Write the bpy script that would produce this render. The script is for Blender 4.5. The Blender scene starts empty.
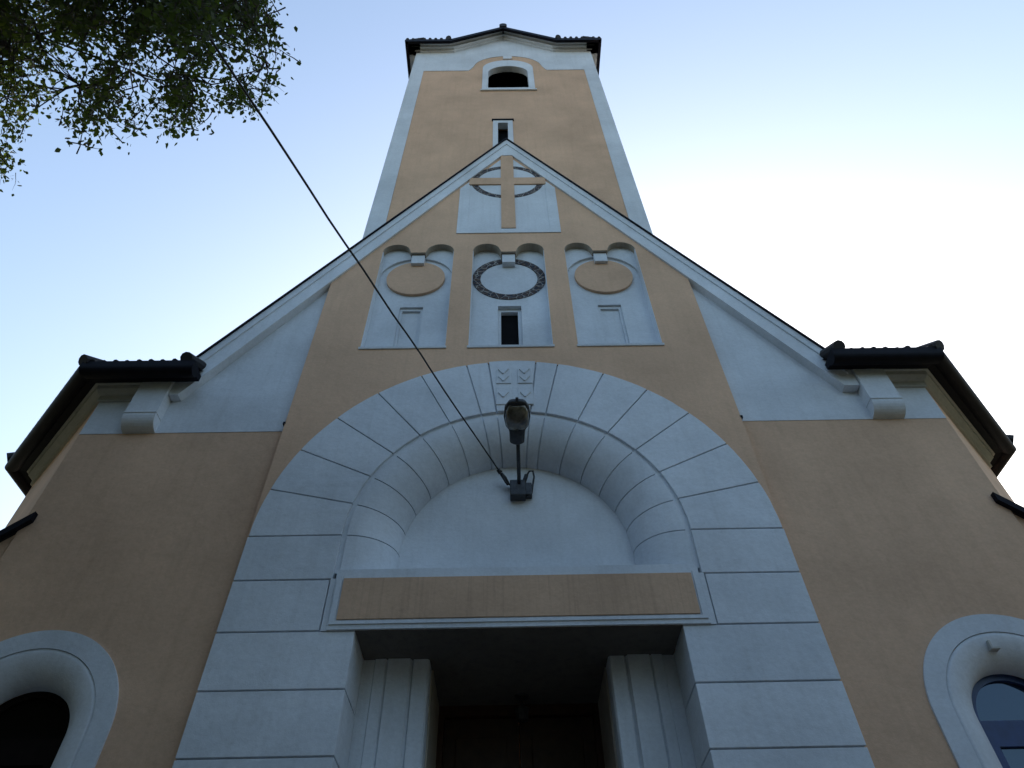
import bpy, bmesh, math, random
from mathutils import Vector, Matrix, noise
from mathutils.geometry import tessellate_polygon

rng = random.Random(7)
scene = bpy.context.scene
R = math.radians

# ------------------------------------------------------------------ camera
CAM = Vector((-0.092, -5.5, 1.6))
TH, ROLL, YAW, FPX = R(48.3948), R(-1.43658), R(0.86747), 683.0
Fv = Vector((math.sin(YAW)*math.cos(TH), math.cos(YAW)*math.cos(TH), math.sin(TH)))
R0 = Vector((math.cos(YAW), -math.sin(YAW), 0)); U0 = R0.cross(Fv)
RV = math.cos(ROLL)*R0 + math.sin(ROLL)*U0
UV = -math.sin(ROLL)*R0 + math.cos(ROLL)*U0
cam_data = bpy.data.cameras.new("camera")
cam_data.sensor_width = 36.0
cam_data.lens = FPX*36.0/1024.0
cam_data.clip_start = 0.05
cam_data.clip_end = 3000
cam = bpy.data.objects.new("camera", cam_data)
scene.collection.objects.link(cam)
M = Matrix((RV, UV, -Fv)).transposed().to_4x4(); M.translation = CAM
cam.matrix_world = M
scene.camera = cam

# ------------------------------------------------------------------ light
SUN_AZ, SUN_EL = R(15), R(23.5)        # behind the church, a little to the right
world = bpy.data.worlds.new("World"); scene.world = world
world.use_nodes = True
wn = world.node_tree.nodes; wl = world.node_tree.links
bg = wn["Background"]
sky = wn.new("ShaderNodeTexSky"); sky.sky_type = 'NISHITA'
sky.sun_disc = False
sky.sun_elevation = SUN_EL; sky.sun_rotation = SUN_AZ
sky.air_density = 1.5; sky.dust_density = 6.0; sky.ozone_density = 2.3; sky.altitude = 300
wl.new(sky.outputs[0], bg.inputs[0]); bg.inputs[1].default_value = 0.12
sun_data = bpy.data.lights.new("sun", 'SUN'); sun_data.energy = 3.0; sun_data.angle = R(0.5)
sun_data.color = (1.0, 0.93, 0.82)
sun = bpy.data.objects.new("sun", sun_data); scene.collection.objects.link(sun)
sd = Vector((math.sin(SUN_AZ)*math.cos(SUN_EL), math.cos(SUN_AZ)*math.cos(SUN_EL), math.sin(SUN_EL)))
sun.rotation_euler = sd.to_track_quat('Z', 'Y').to_euler()
sun.location = (20, 40, 40)
scene.view_settings.view_transform = 'Standard'
scene.view_settings.look = 'None'
scene.view_settings.exposure = 1.66
scene.view_settings.gamma = 1.0
scene.render.engine = 'CYCLES'
scene.cycles.use_denoising = True
scene.cycles.max_bounces = 6
scene.cycles.diffuse_bounces = 4

# ------------------------------------------------------------------ materials
def new_mat(name):
    m = bpy.data.materials.new(name); m.use_nodes = True
    return m, m.node_tree.nodes, m.node_tree.links, m.node_tree.nodes["Principled BSDF"]

def coords(n, l, scale=(1, 1, 1)):
    tc = n.new("ShaderNodeTexCoord"); mp = n.new("ShaderNodeMapping")
    mp.inputs['Scale'].default_value = scale
    l.new(tc.outputs['Object'], mp.inputs['Vector'])
    return mp.outputs[0]

def noise_tex(n, l, scale, detail=4, rough=0.55, vec_scale=(1, 1, 1)):
    t = n.new("ShaderNodeTexNoise"); t.inputs['Scale'].default_value = scale
    t.inputs['Detail'].default_value = detail; t.inputs['Roughness'].default_value = rough
    l.new(coords(n, l, vec_scale), t.inputs['Vector'])
    return t.outputs['Fac']

def ramp(n, l, src, stops):
    r = n.new("ShaderNodeValToRGB")
    while len(r.color_ramp.elements) < len(stops): r.color_ramp.elements.new(0.5)
    for e, (p, c) in zip(r.color_ramp.elements, stops):
        e.position = p; e.color = (c if len(c) == 4 else (*c, 1))
    l.new(src, r.inputs[0]); return r.outputs[0]

def mixc(n, l, fac, a, b, mode='MIX'):
    m = n.new("ShaderNodeMix"); m.data_type = 'RGBA'; m.blend_type = mode
    if isinstance(fac, float): m.inputs['Factor'].default_value = fac
    else: l.new(fac, m.inputs['Factor'])
    for s, v in (('A', a), ('B', b)):
        sock = [i for i in m.inputs if i.name == s and i.type == 'RGBA'][0]
        if isinstance(v, tuple): sock.default_value = (*v, 1)
        else: l.new(v, sock)
    return [o for o in m.outputs if o.type == 'RGBA'][0]

def plaster(name, col, dirt, streak=0.25, rough=0.92, grain=0.25, blotch=0.16, sx=11):
    m, n, l, b = new_mat(name)
    big = noise_tex(n, l, 0.9, 5, 0.6)
    c1 = tuple(v*(1-blotch) for v in col); c2 = tuple(min(1, v*(1+blotch*0.6)) for v in col)
    base = ramp(n, l, big, [(0.3, c1), (0.7, c2)])
    st = noise_tex(n, l, 1.0, 6, 0.65, (sx, sx, 0.6))
    stf = ramp(n, l, st, [(0.5, (0, 0, 0)), (0.78, (streak,)*3)])
    base = mixc(n, l, stf, base, dirt)
    sp = noise_tex(n, l, 3.3, 8, 0.7)
    spf = ramp(n, l, sp, [(0.6, (0, 0, 0)), (0.75, (streak*0.8,)*3)])
    base = mixc(n, l, spf, base, dirt)
    ge = n.new("ShaderNodeNewGeometry")
    isl = ramp(n, l, ge.outputs['Random Per Island'], [(0.0, (0.90, 0.91, 0.92)), (1.0, (1, 1, 1))])
    hl = noise_tex(n, l, 26, 5, 0.7, (1, 1, 1.4))
    mott = ramp(n, l, hl, [(0.32, (0.90, 0.90, 0.90)), (0.62, (1, 1, 1))])
    base = mixc(n, l, 1.0, base, isl, 'MULTIPLY'); base = mixc(n, l, 1.0, base, mott, 'MULTIPLY')
    l.new(base, b.inputs['Base Color'])
    b.inputs['Roughness'].default_value = rough
    b.inputs['Specular IOR Level'].default_value = 0.2
    fine = noise_tex(n, l, 110, 3, 0.6); mid = noise_tex(n, l, 9, 4, 0.5)
    bp = n.new("ShaderNodeBump"); bp.inputs['Strength'].default_value = grain; bp.inputs['Distance'].default_value = 0.006
    l.new(fine, bp.inputs['Height'])
    bp2 = n.new("ShaderNodeBump"); bp2.inputs['Strength'].default_value = 0.22; bp2.inputs['Distance'].default_value = 0.03
    l.new(mid, bp2.inputs['Height']); l.new(bp.outputs[0], bp2.inputs['Normal'])
    l.new(bp2.outputs[0], b.inputs['Normal'])
    return m

def simple(name, col, rough=0.6, metal=0.0, var=0.25, scale=12, bump=0.1, spec=0.5):
    m, n, l, b = new_mat(name)
    f = noise_tex(n, l, scale, 4, 0.6)
    l.new(ramp(n, l, f, [(0.3, tuple(v*(1-var) for v in col)), (0.72, tuple(min(1, v*(1+var)) for v in col))]), b.inputs['Base Color'])
    b.inputs['Roughness'].default_value = rough; b.inputs['Metallic'].default_value = metal
    b.inputs['Specular IOR Level'].default_value = spec
    if bump:
        bp = n.new("ShaderNodeBump"); bp.inputs['Strength'].default_value = bump; bp.inputs['Distance'].default_value = 0.01
        l.new(noise_tex(n, l, scale*4, 4), bp.inputs['Height']); l.new(bp.outputs[0], b.inputs['Normal'])
    return m

BEIGE = plaster("ochre_plaster", (0.73, 0.475, 0.315), (0.40, 0.26, 0.16), 0.2)
WHITE = plaster("white_plaster", (0.735, 0.765, 0.805), (0.46, 0.47, 0.47), 0.24)
CREAM = plaster("cream_plaster", (0.50, 0.49, 0.46), (0.30, 0.29, 0.26), 0.3)
PANEL = plaster("lintel_plaster", (0.66, 0.435, 0.29), (0.34, 0.23, 0.15), 0.4, sx=34)
SOFFIT = plaster("grey_beige_plaster", (0.44, 0.38, 0.31), (0.28, 0.25, 0.21), 0.3)  # greyer, darker plaster for the niche tops and porch walls
CEIL = plaster("shaded_plaster", (0.16, 0.14, 0.12), (0.06, 0.05, 0.05), 0.5)  # porch ceiling's gloom put into the colour of white plaster
METAL = simple("dark_sheet_metal", (0.006, 0.006, 0.011), 0.6, 0.0, 0.3, 8, 0.05, 0.12)
TILE = simple("dark_roof_tile", (0.016, 0.013, 0.015), 0.7, 0, 0.4, 6, 0.3)
WOOD = simple("dark_door_wood", (0.035, 0.017, 0.010), 0.55, 0, 0.4, 10, 0.2)
FRAMEWOOD = simple("red_brown_wood", (0.05, 0.02, 0.011), 0.5, 0, 0.3, 10, 0.1)
BLUE = simple("blue_black_frame", (0.018, 0.045, 0.15), 0.4, 0, 0.2, 10, 0.0)
BLACK = simple("black_void", (0.006, 0.006, 0.007), 0.9, 0, 0.2, 5, 0.0, 0.1)
LAMPM = simple("weathered_lamp_metal", (0.04, 0.042, 0.045), 0.5, 0.3, 0.4, 20, 0.1)
RUBBER = simple("black_cable_sheath", (0.012, 0.012, 0.013), 0.5, 0, 0.2, 30, 0.0)
BARK = simple("grey_brown_bark", (0.06, 0.05, 0.04), 0.9, 0, 0.4, 9, 0.6)
POLE = simple("weathered_pole_wood", (0.13, 0.10, 0.075), 0.85, 0, 0.3, 9, 0.4)

def glass(name, col, rough=0.03):
    m, n, l, b = new_mat(name)
    b.inputs['Base Color'].default_value = (*col, 1); b.inputs['Roughness'].default_value = rough
    b.inputs['IOR'].default_value = 1.52; b.inputs['Specular IOR Level'].default_value = 0.8
    b.inputs['Specular Tint'].default_value = (0.55, 0.75, 1.0, 1)
    bp = n.new("ShaderNodeBump"); bp.inputs['Strength'].default_value = 0.05; bp.inputs['Distance'].default_value = 0.02
    l.new(noise_tex(n, l, 2.5, 2), bp.inputs['Height']); l.new(bp.outputs[0], b.inputs['Normal'])
    return m
GLASS = glass("dark_window_glass", (0.006, 0.012, 0.035))
DARKFRAME = simple("shaded_frame", (0.009, 0.006, 0.005), 0.8, 0, 0.3, 8, 0.0, 0.1)  # left window's shade put into its frame colour
DARKGLASS = simple("shaded_glass", (0.005, 0.004, 0.003), 0.4, 0, 0.2, 4, 0.0, 0.08)  # dark reflection in the left pane put into its colour
def bowl_mat():
    m, n, l, b = new_mat("smoky_lamp_bowl")
    f = noise_tex(n, l, 14, 4)
    l.new(ramp(n, l, f, [(0.35, (0.05, 0.042, 0.03)), (0.7, (0.16, 0.14, 0.10))]), b.inputs['Base Color'])
    b.inputs['Roughness'].default_value = 0.18; b.inputs['Coat Weight'].default_value = 0.6
    return m
BOWL = bowl_mat()

def ring_mat():
    m, n, l, b = new_mat("painted_vine_band")
    v = n.new("ShaderNodeTexVoronoi"); v.feature = 'DISTANCE_TO_EDGE'; v.inputs['Scale'].default_value = 9
    l.new(coords(n, l, (1, 1, 1)), v.inputs['Vector'])
    dark = ramp(n, l, noise_tex(n, l, 22, 3), [(0.40, (0.02, 0.03, 0.05)), (0.54, (0.07, 0.04, 0.03)), (0.70, (0.18, 0.16, 0.14))])
    edge = ramp(n, l, v.outputs['Distance'], [(0.012, (1, 1, 1)), (0.045, (0, 0, 0))])
    l.new(mixc(n, l, edge, dark, (0.34, 0.33, 0.31)), b.inputs['Base Color'])
    b.inputs['Roughness'].default_value = 0.9
    return m
VINE = ring_mat()

def leaf_mat(name, a, bcol, trans):
    m, n, l, b = new_mat(name)
    oi = n.new("ShaderNodeNewGeometry")
    col = ramp(n, l, oi.outputs['Random Per Island'], [(0.0, a), (0.75, bcol), (1.0, (bcol[0]*1.7, bcol[1]*1.25, bcol[2]))])
    l.new(col, b.inputs['Base Color']); b.inputs['Roughness'].default_value = 0.7; b.inputs['Specular IOR Level'].default_value = 0.25
    t = n.new("ShaderNodeBsdfTranslucent"); l.new(mixc(n, l, 0.5, col, (0.26, 0.40, 0.04)), t.inputs['Color'])
    mx = n.new("ShaderNodeMixShader"); mx.inputs[0].default_value = trans
    out = n["Material Output"]
    l.new(b.outputs[0], mx.inputs[1]); l.new(t.outputs[0], mx.inputs[2]); l.new(mx.outputs[0], out.inputs['Surface'])
    return m
LEAF = leaf_mat("green_leaves", (0.008, 0.012, 0.009), (0.018, 0.028, 0.012), 0.24)

# ------------------------------------------------------------------ helpers
def link(name, bm, mat, parent=None, smooth=False, keep_normals=False):
    if not keep_normals: bmesh.ops.recalc_face_normals(bm, faces=bm.faces)
    me = bpy.data.meshes.new(name); bm.to_mesh(me); bm.free()
    me.materials.append(mat)
    if smooth:
        for p in me.polygons: p.use_smooth = True
    o = bpy.data.objects.new(name, me); scene.collection.objects.link(o)
    if parent is not None: o.parent = parent
    return o

def tag(o, label=None, cat=None, group=None, kind=None):
    if label: o["label"] = label
    if cat: o["category"] = cat
    if group: o["group"] = group
    if kind: o["kind"] = kind
    return o

def empty(name, loc=(0, 0, 0)):
    o = bpy.data.objects.new(name, None); scene.collection.objects.link(o); o.location = loc
    o.empty_display_size = 0.3
    return o

def plate_bm(bm, outline, holes=(), yf=0.0, yb=0.1, mtx=None):
    """flat slab in the XZ plane, front at yf and back at yb, with through holes"""
    loops = [list(outline)] + [list(h) for h in holes]
    vec = [[Vector((x, z, 0)) for x, z in lp] for lp in loops]
    tris = tessellate_polygon(vec)
    flat = [p for lp in loops for p in lp]
    f = []; b = []
    for x, z in flat:
        a = Vector((x, yf, z)); c = Vector((x, yb, z))
        if mtx: a = mtx @ a; c = mtx @ c
        f.append(bm.verts.new(a)); b.append(bm.verts.new(c))
    for t in tris:
        try:
            bm.faces.new([f[i] for i in t]); bm.faces.new([b[i] for i in reversed(t)])
        except ValueError: pass
    k = 0
    for lp in loops:
        n = len(lp)
        for i in range(n):
            j = (i+1) % n
            bm.faces.new((f[k+i], f[k+j], b[k+j], b[k+i]))
        k += n
    return bm

def plate(name, outline, mat, parent, yf, yb, holes=(), mtx=None):
    bm = bmesh.new(); plate_bm(bm, outline, holes, yf, yb, mtx)
    return link(name, bm, mat, parent)

def box_bm(bm, x0, x1, y0, y1, z0, z1, bev=0.0, mtx=None):
    r = bmesh.ops.create_cube(bm, size=1.0)
    vs = r['verts']
    for v in vs:
        v.co = Vector((x0+(v.co.x+.5)*(x1-x0), y0+(v.co.y+.5)*(y1-y0), z0+(v.co.z+.5)*(z1-z0)))
    if bev > 0:
        es = list({e for v in vs for e in v.link_edges})
        g = bmesh.ops.bevel(bm, geom=es, offset=bev, segments=2, affect='EDGES', profile=0.5)
        vs = list({v for f in g['faces'] for v in f.verts} | {v for v in vs if v.is_valid})
    if mtx:
        for v in vs: v.co = mtx @ v.co
    return vs

def box(name, x0, x1, y0, y1, z0, z1, mat, parent, bev=0.0, mtx=None):
    bm = bmesh.new(); box_bm(bm, x0, x1, y0, y1, z0, z1, bev, mtx)
    return link(name, bm, mat, parent)

def tube_bm(bm, pts, rad, seg=8, cap=True):
    pts = [Vector(p) for p in pts]
    rads = rad if isinstance(rad, (list, tuple)) else [rad]*len(pts)
    rings = []
    ref = Vector((0.13, 0.21, 0.97))
    for i, p in enumerate(pts):
        t = (pts[min(i+1, len(pts)-1)] - pts[max(i-1, 0)]).normalized()
        a = t.cross(ref)
        if a.length < 1e-3: a = t.cross(Vector((1, 0, 0)))
        a.normalize(); b = t.cross(a)
        rings.append([bm.verts.new(p + rads[i]*(math.cos(2*math.pi*k/seg)*a + math.sin(2*math.pi*k/seg)*b)) for k in range(seg)])
    for i in range(len(rings)-1):
        for k in range(seg):
            k2 = (k+1) % seg
            bm.faces.new((rings[i][k], rings[i][k2], rings[i+1][k2], rings[i+1][k]))
    if cap:
        bm.faces.new(rings[0][::-1]); bm.faces.new(rings[-1])

def sweep_bm(bm, path, profile, sgn=1, caps=True):
    """closed profile [(outward offset, z)] swept along a plan polyline with mitred corners; outward = right of travel"""
    n = len(path); rings = []
    P = [Vector((p[0], p[1])) for p in path]
    for i in range(n):
        d1 = (P[i]-P[i-1]).normalized() if i > 0 else None
        d2 = (P[i+1]-P[i]).normalized() if i < n-1 else None
        n1 = Vector((d1.y, -d1.x)) if d1 else None
        n2 = Vector((d2.y, -d2.x)) if d2 else None
        if n1 is None: m = n2
        elif n2 is None: m = n1
        else:
            m = (n1+n2); m = m/(m.length_squared)*2
        rings.append([bm.verts.new((sgn*(P[i].x+m.x*o), P[i].y+m.y*o, z)) for o, z in profile])
    k = len(profile)
    for i in range(n-1):
        for j in range(k):
            j2 = (j+1) % k
            bm.faces.new((rings[i][j], rings[i][j2], rings[i+1][j2], rings[i+1][j]))
    if caps:
        bm.faces.new(rings[0]); bm.faces.new(rings[-1][::-1])
    return bm

def arc(cx, cz, r, a0, a1, n):
    return [(cx+r*math.cos(R(a0+(a1-a0)*i/n)), cz+r*math.sin(R(a0+(a1-a0)*i/n))) for i in range(n+1)]

def circ(cx, cz, r, n=64): return arc(cx, cz, r, 0, 360*(n-1)/n, n-1)
def rect(x0, x1, z0, z1): return [(x0, z0), (x1, z0), (x1, z1), (x0, z1)]
def arched(cx, hw, z0, zc, r=None, n=32):
    r = r or hw
    return [(cx-hw, z0), (cx+hw, z0)] + arc(cx, zc, r, 0, 180, n)
def mirrored(o): return [(-x, z) for x, z in o][::-1]

# ------------------------------------------------------------------ ground
def sheet(name, pts, z, mat, kind="structure"):
    bm = bmesh.new()
    f = bm.faces.new([bm.verts.new((x, y, z)) for x, y in pts])
    o = link(name, bm, mat); tag(o, kind=kind); return o
FIELDM = simple("dry_open_ground", (0.17, 0.15, 0.12), 0.95, 0, 0.35, 0.15, 0.2)
GRASSM = simple("mown_lawn", (0.042, 0.05, 0.026), 0.95, 0, 0.4, 3, 0.5)
PAVEM = simple("grey_paving", (0.10, 0.096, 0.092), 0.9, 0, 0.25, 5, 0.3)
sheet("ground", [(-1500, -1500), (1500, -1500), (1500, 1500), (-1500, 1500)], 0.0, FIELDM)
sheet("lawn", [(-40, -45), (40, -45), (40, 30), (-40, 30)], 0.004, GRASSM)
sheet("path", [(-2.2, -45), (2.2, -45), (2.2, -7.5), (9, -7.5), (9, -0.2), (-9, -0.2), (-9, -7.5), (-2.2, -7.5)], 0.008, PAVEM)

# ------------------------------------------------------------------ church
church = tag(empty("church"), "tall ochre and white plastered church with stepped stone arch around its doorway and square tower", "church")
ZC, RA, RG = 5.61, 2.60, 1.665          # portal arch centre height, outer radius, groove radius
WY = 0.09                                # the wings stand back from the middle bay
APEX, SL = 15.2, 1.73                    # gable apex height and slope

# --- middle bay wall with its niche openings
def niche_outline(cx):
    r = 0.21; z0 = 8.52; zs = 10.93; hw = 0.55
    pts = [(cx-hw, z0), (cx+hw, z0)]
    pts += arc(cx+hw-r, zs, r, 0, 165, 14)
    pts += [(cx+0.112, 10.895), (cx-0.112, 10.895)]
    pts += arc(cx-hw+r, zs, r, 15, 180, 14)
    return pts
NX = (-1.41, -0.012, 1.41)
gx = lambda z: (APEX-0.12-z)/SL
outline = [(2.61, 0.0), (2.61, APEX-0.12-SL*2.61), (0, APEX-0.12), (-2.61, APEX-0.12-SL*2.61), (-2.61, 0.0)]
arch_hole = [(-RA, 0.0)] + arc(0, ZC, RA, 180, 0, 72) + [(RA, 0.0)]
outline_b = outline[:4] + [(-2.61, 0.0)] + arch_hole + [(2.61, 0.0)]
# bay wall: left leg, over the arch, right leg is a single outline (thin legs beside the pilasters are left out)
bay = [(RA, ZC)] + [(2.61, ZC)] + outline[1:4] + [(-2.61, ZC)] + arc(0, ZC, RA, 180, 0, 72)[:-1]
cross_hole = rect(-0.67, 0.67, 11.585, 12.9)
bw_ = plate("bay_wall", bay, BEIGE, church, 0.0, 0.45, [niche_outline(c) for c in NX])
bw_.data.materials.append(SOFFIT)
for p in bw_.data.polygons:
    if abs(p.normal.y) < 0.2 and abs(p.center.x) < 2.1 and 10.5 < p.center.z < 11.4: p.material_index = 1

# --- niches
def niche(cx, middle):
    hw = 0.60
    if middle:
        hole = [rect(cx-0.165, cx+0.165, 8.56, 9.63)]
    else:
        hole = [rect(cx-0.165, cx+0.165, 8.56, 9.63)]
    n = plate("niche", rect(cx-hw, cx+hw, 8.47, 11.2), WHITE, church, 0.14, 0.44, hole)
    # shallow lip at the foot, tilted to shed rain
    bm = bmesh.new()
    vs = [(-0.565, -0.016, 8.50), (0.565, -0.016, 8.50), (0.565, -0.022, 8.535), (-0.565, -0.022, 8.535),
          (-0.549, 0.16, 8.50), (0.549, 0.16, 8.50), (0.549, 0.16, 8.58), (-0.549, 0.16, 8.58)]
    v = [bm.verts.new((cx+a, b, c)) for a, b, c in vs]
    for f in ((0, 1, 2, 3), (3, 2, 6, 7), (7, 6, 5, 4), (0, 4, 5, 1), (0, 3, 7, 4), (1, 5, 6, 2)): bm.faces.new([v[i] for i in f])
    link("sill", bm, WHITE, n)
    bm = bmesh.new(); box_bm(bm, cx-0.1, cx+0.1, 0.045, 0.15, 10.66, 10.89, 0.006)
    link("keystone", bm, WHITE, n)
    box("keystone_cap", cx-0.108, cx+0.108, 0.04, 0.1, 10.8905, 10.8945, FRAMEWOOD, n)
    for sx in (-1, 1):
        box("reveal", min(cx+sx*0.551, cx+sx*0.545), max(cx+sx*0.551, cx+sx*0.545), 0.002, 0.14, 8.53, 10.93, WHITE, n)
    if middle:
        ring = [(cx+0.552*math.cos(t), 10.335+0.552*math.sin(t)) for t in [2*math.pi*i/72 for i in range(72)]]
        inn = [(cx+0.43*math.cos(t), 10.335+0.43*math.sin(t)) for t in [2*math.pi*i/72 for i in range(72)]]
        bm = bmesh.new(); plate_bm(bm, [(min(max(x, cx-0.548), cx+0.548), z) for x, z in ring], [inn], 0.128, 0.15)
        tag(link("painted_ring", bm, VINE, n), "dark ring painted with a pale vine pattern")
        fr = plate("slit_frame", rect(cx-0.164, cx+0.164, 8.561, 9.629), WHITE, n, 0.20, 0.30, [rect(cx-0.125, cx+0.115, 8.60, 9.565)])
        box("slit_pane", cx-0.14, cx+0.13, 0.262, 0.275, 8.58, 9.60, BLACK, n)
    else:
        # upper lobes stand proud of the round field
        lob = [(cx+0.562, 10.335)] + [(cx+0.562, 11.18), (cx-0.562, 11.18), (cx-0.562, 10.335)] + arc(cx, 10.335, 0.552, 180, 0, 40)
        plate("upper_field", lob, WHITE, n, 0.105, 0.15)
        plate("disc", circ(cx, 10.335, 0.435), BEIGE, n, 0.098, 0.15)
        plate("blind_frame", rect(cx-0.164, cx+0.164, 8.561, 9.629), WHITE, n, 0.17, 0.30, [rect(cx-0.13, cx+0.13, 8.562, 9.575)])
        plate("blind_panel", rect(cx-0.135, cx+0.135, 8.562, 9.585), WHITE, n, 0.20, 0.29)
    return n
for i, c in enumerate(NX): niche(c, i == 1)

# --- white panel with the cross under the gable
def under_rake(x): return 14.40-1.709*abs(x)
px0 = 0.845
pan = plate("cross_panel", [(-px0, 11.46), (px0, 11.46), (px0, under_rake(px0)+0.1), (0.672, under_rake(0.672)+0.1), (0.672, 11.59), (-0.672, 11.59), (-0.672, under_rake(0.672)+0.1), (-px0, under_rake(px0)+0.1)], WHITE, church, -0.014, -0.0005)
plate("field", [(-0.675, 11.585), (0.675, 11.585), (0.675, under_rake(0.675)+0.1), (0, under_rake(0)+0.1), (-0.675, under_rake(0.675)+0.1)], WHITE, pan, -0.003, 0.004)
def clipped_ring(r):
    out = []
    for i in range(96):
        t = 2*math.pi*i/96
        out.append((r*math.cos(t), 13.34+r*math.sin(t)))
    return out
tag(plate("painted_ring", clipped_ring(0.655), VINE, pan, -0.0065, -0.001, [clipped_ring(0.545)]), "dark ring painted with a pale vine pattern")
cr = [(-0.118, 11.60), (0.118, 11.60), (0.118, 13.20), (0.69, 13.20), (0.69, 13.46), (0.118, 13.46), (0.118, 14.43), (-0.118, 14.43), (-0.118, 13.46), (-0.69, 13.46), (-0.69, 13.20), (-0.118, 13.20)]
plate("cross", cr, BEIGE, pan, -0.024, 0.003)

# --- raking gable cornice (white) and its dark roof verge
rk_top = lambda x: APEX-0.05-SL*x
def rake(s):
    xe = 4.165 if s > 0 else 4.095
    pts = [(0, rk_top(0)), (xe, rk_top(xe)), (xe, 7.655), (3.985, 7.655), (0.105, 14.43), (0, 14.43)]
    pts = [(s*x, z) for x, z in pts]
    o = plate("gable_cornice", pts, WHITE, church, -0.032, 0.32)
    # thin upper fillet
    f = [(0.0, rk_top(0)-0.001), (4.10, rk_top(4.10)-0.001), (4.10, rk_top(4.10)-0.20), (0.0, rk_top(0)-0.20)]
    plate("fillet", [(s*x, z) for x, z in f], WHITE, o, -0.05, -0.03)
    v = [(0.0, rk_top(0)+0.045), (4.12, rk_top(4.12)+0.045), (4.12, rk_top(4.12)+0.002), (0.0, rk_top(0)+0.002)]
    plate("roof_verge", [(s*x, z) for x, z in v], METAL, o, -0.075, 0.5)
    return o
rake(1); rake(-1)

# --- wings: front wall, white upper wall, chamfered corner and side wall
A = (5.03, WY); B = (6.51, 1.57); Cc = (6.51, 15.0)
WCX, WZC = 4.15, 3.86
def wing(s):
    f = lambda pts: [(s*x, z) for x, z in pts]
    plate("wing_wall", f([(2.602, 0), (5.03, 0), (5.03, 7.19), (2.602, 7.19)]), BEIGE, church, WY, 0.55, [f(arched(4.135 if s > 0 else 4.085, 0.74, 1.9, WZC, 0.74))])
    up = [(2.602, 7.19), (5.03, 7.19), (5.03, 7.98), (4.12, 7.98), (2.602, 10.55)]
    o = plate("upper_wall", f(up), WHITE, church, WY-0.006, 0.55)
    bm = bmesh.new()
    foot = [A, B, Cc, (6.1, 15.0), (6.1, 1.75), (5.03, 0.68)]
    lo = [bm.verts.new((s*x, y, 0)) for x, y in foot]; hi = [bm.verts.new((s*x, y, 7.98)) for x, y in foot]
    bm.faces.new(lo); bm.faces.new(hi)
    for i in range(len(foot)):
        j = (i+1) % len(foot); bm.faces.new((lo[i], lo[j], hi[j], hi[i]))
    link("corner_wall", bm, BEIGE, church)
    # eaves cornice of two steps
    path = [(4.2, WY), A, B, (6.51, 9.0)]
    bm = bmesh.new()
    sweep_bm(bm, path, [(-0.02, 7.72), (0.035, 7.72), (0.035, 7.80), (0.07, 7.815), (0.11, 7.85), (0.12, 7.90), (0.15, 7.90), (0.15, 7.95), (-0.02, 7.95)], s)
    link("eaves_cornice", bm, CREAM, church)
    # half-round gutter with a boarded fascia behind it
    path = [(3.86, WY), A, B, (6.51, 9.0)]
    bm = bmesh.new()
    gut = [(0.151, 8.0), (0.151, 7.91)] + [(0.315+0.085*math.cos(R(a)), 7.925+0.085*math.sin(R(a))) for a in range(200, 361, 16)] + [(0.402, 8.015), (0.385, 8.015)]
    sweep_bm(bm, path, gut, s)
    g = link("gutter", bm, METAL, church)
    # scroll block that carries the gable foot
    bm = bmesh.new()
    yb = WY; yf = -0.065
    prof = [(yb+0.05, 8.02), (yf, 8.02), (yf, 7.37)]
    for i in range(1, 9):
        t = R(90*i/8); prof.append((yf+(yb-0.004-yf)*(1-math.cos(t)), 7.37-0.175*math.sin(t)))
    prof += [(yb+0.05, 7.195)]
    a = [bm.verts.new((s*4.172, y, z)) for y, z in prof]; b = [bm.verts.new((s*4.54, y, z)) for y, z in prof]
    bm.faces.new(a); bm.faces.new(b[::-1])
    for i in range(len(prof)):
        j = (i+1) % len(prof); bm.faces.new((a[i], a[j], b[j], b[i]))
    c = link("scroll_block", bm, WHITE, church)
    box("fillet", min(s*4.166, s*4.546), max(s*4.166, s*4.546), -0.074, 0.09, 7.375, 7.40, WHITE, c, 0.004)
    # roof of the wing: front, corner and side slopes
    bm = bmesh.new()
    def V(x, y, z): return bm.verts.new((s*x, y, z))
    p0, p1, p2, p3 = V(3.95, -0.24, 8.0), V(5.16, -0.24, 8.0), V(6.84, 1.44, 8.0), V(6.84, 15, 8.0)
    r_, q, q3 = V(3.97, 2.63, 9.90), V(2.51, 4.1, 10.85), V(2.51, 15, 10.85)
    bm.faces.new((p0, p1, r_, q)); bm.faces.new((p1, p2, r_)); bm.faces.new((p2, p3, q3, q, r_))
    rf = link("wing_roof", bm, TILE, church)
    bm = bmesh.new()
    def eave_row(a, b, nrm, n):
        for i in range(n):
            t = (i+0.5)/n
            x = a[0]+(b[0]-a[0])*t; y = a[1]+(b[1]-a[1])*t
            dz = rng.uniform(-0.045, -0.008) if rng.random() < 0.88 else rng.uniform(-0.01, 0.012)
            tube_bm(bm, [(s*(x+nrm[0]*0.06), y+nrm[1]*0.06, 8.03+dz), (s*(x-nrm[0]*0.4), y-nrm[1]*0.4, 8.32+dz)], [0.036, 0.045], 8)
    eave_row((3.9, -0.24), (5.16, -0.24), (0, -1), 9)
    eave_row((5.16, -0.24), (6.84, 1.44), (0.707, -0.707), 16)
    link("eave_tiles", bm, TILE, rf)
    for (a, b) in (((5.2, -0.32, 8.03), (4.7, 0.75, 8.7)), ((6.93, 1.38, 8.03), (6.0, 1.8, 8.6)), ((3.97, -0.33, 8.04), (3.95, 0.4, 8.5))):
        a = Vector(a); b = Vector(b)
        bm = bmesh.new(); tube_bm(bm, [(s*a.x, a.y, a.z), (s*b.x, b.y, b.z)], [0.075, 0.09], 10)
        link("hip_tile", bm, TILE, rf)
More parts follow.
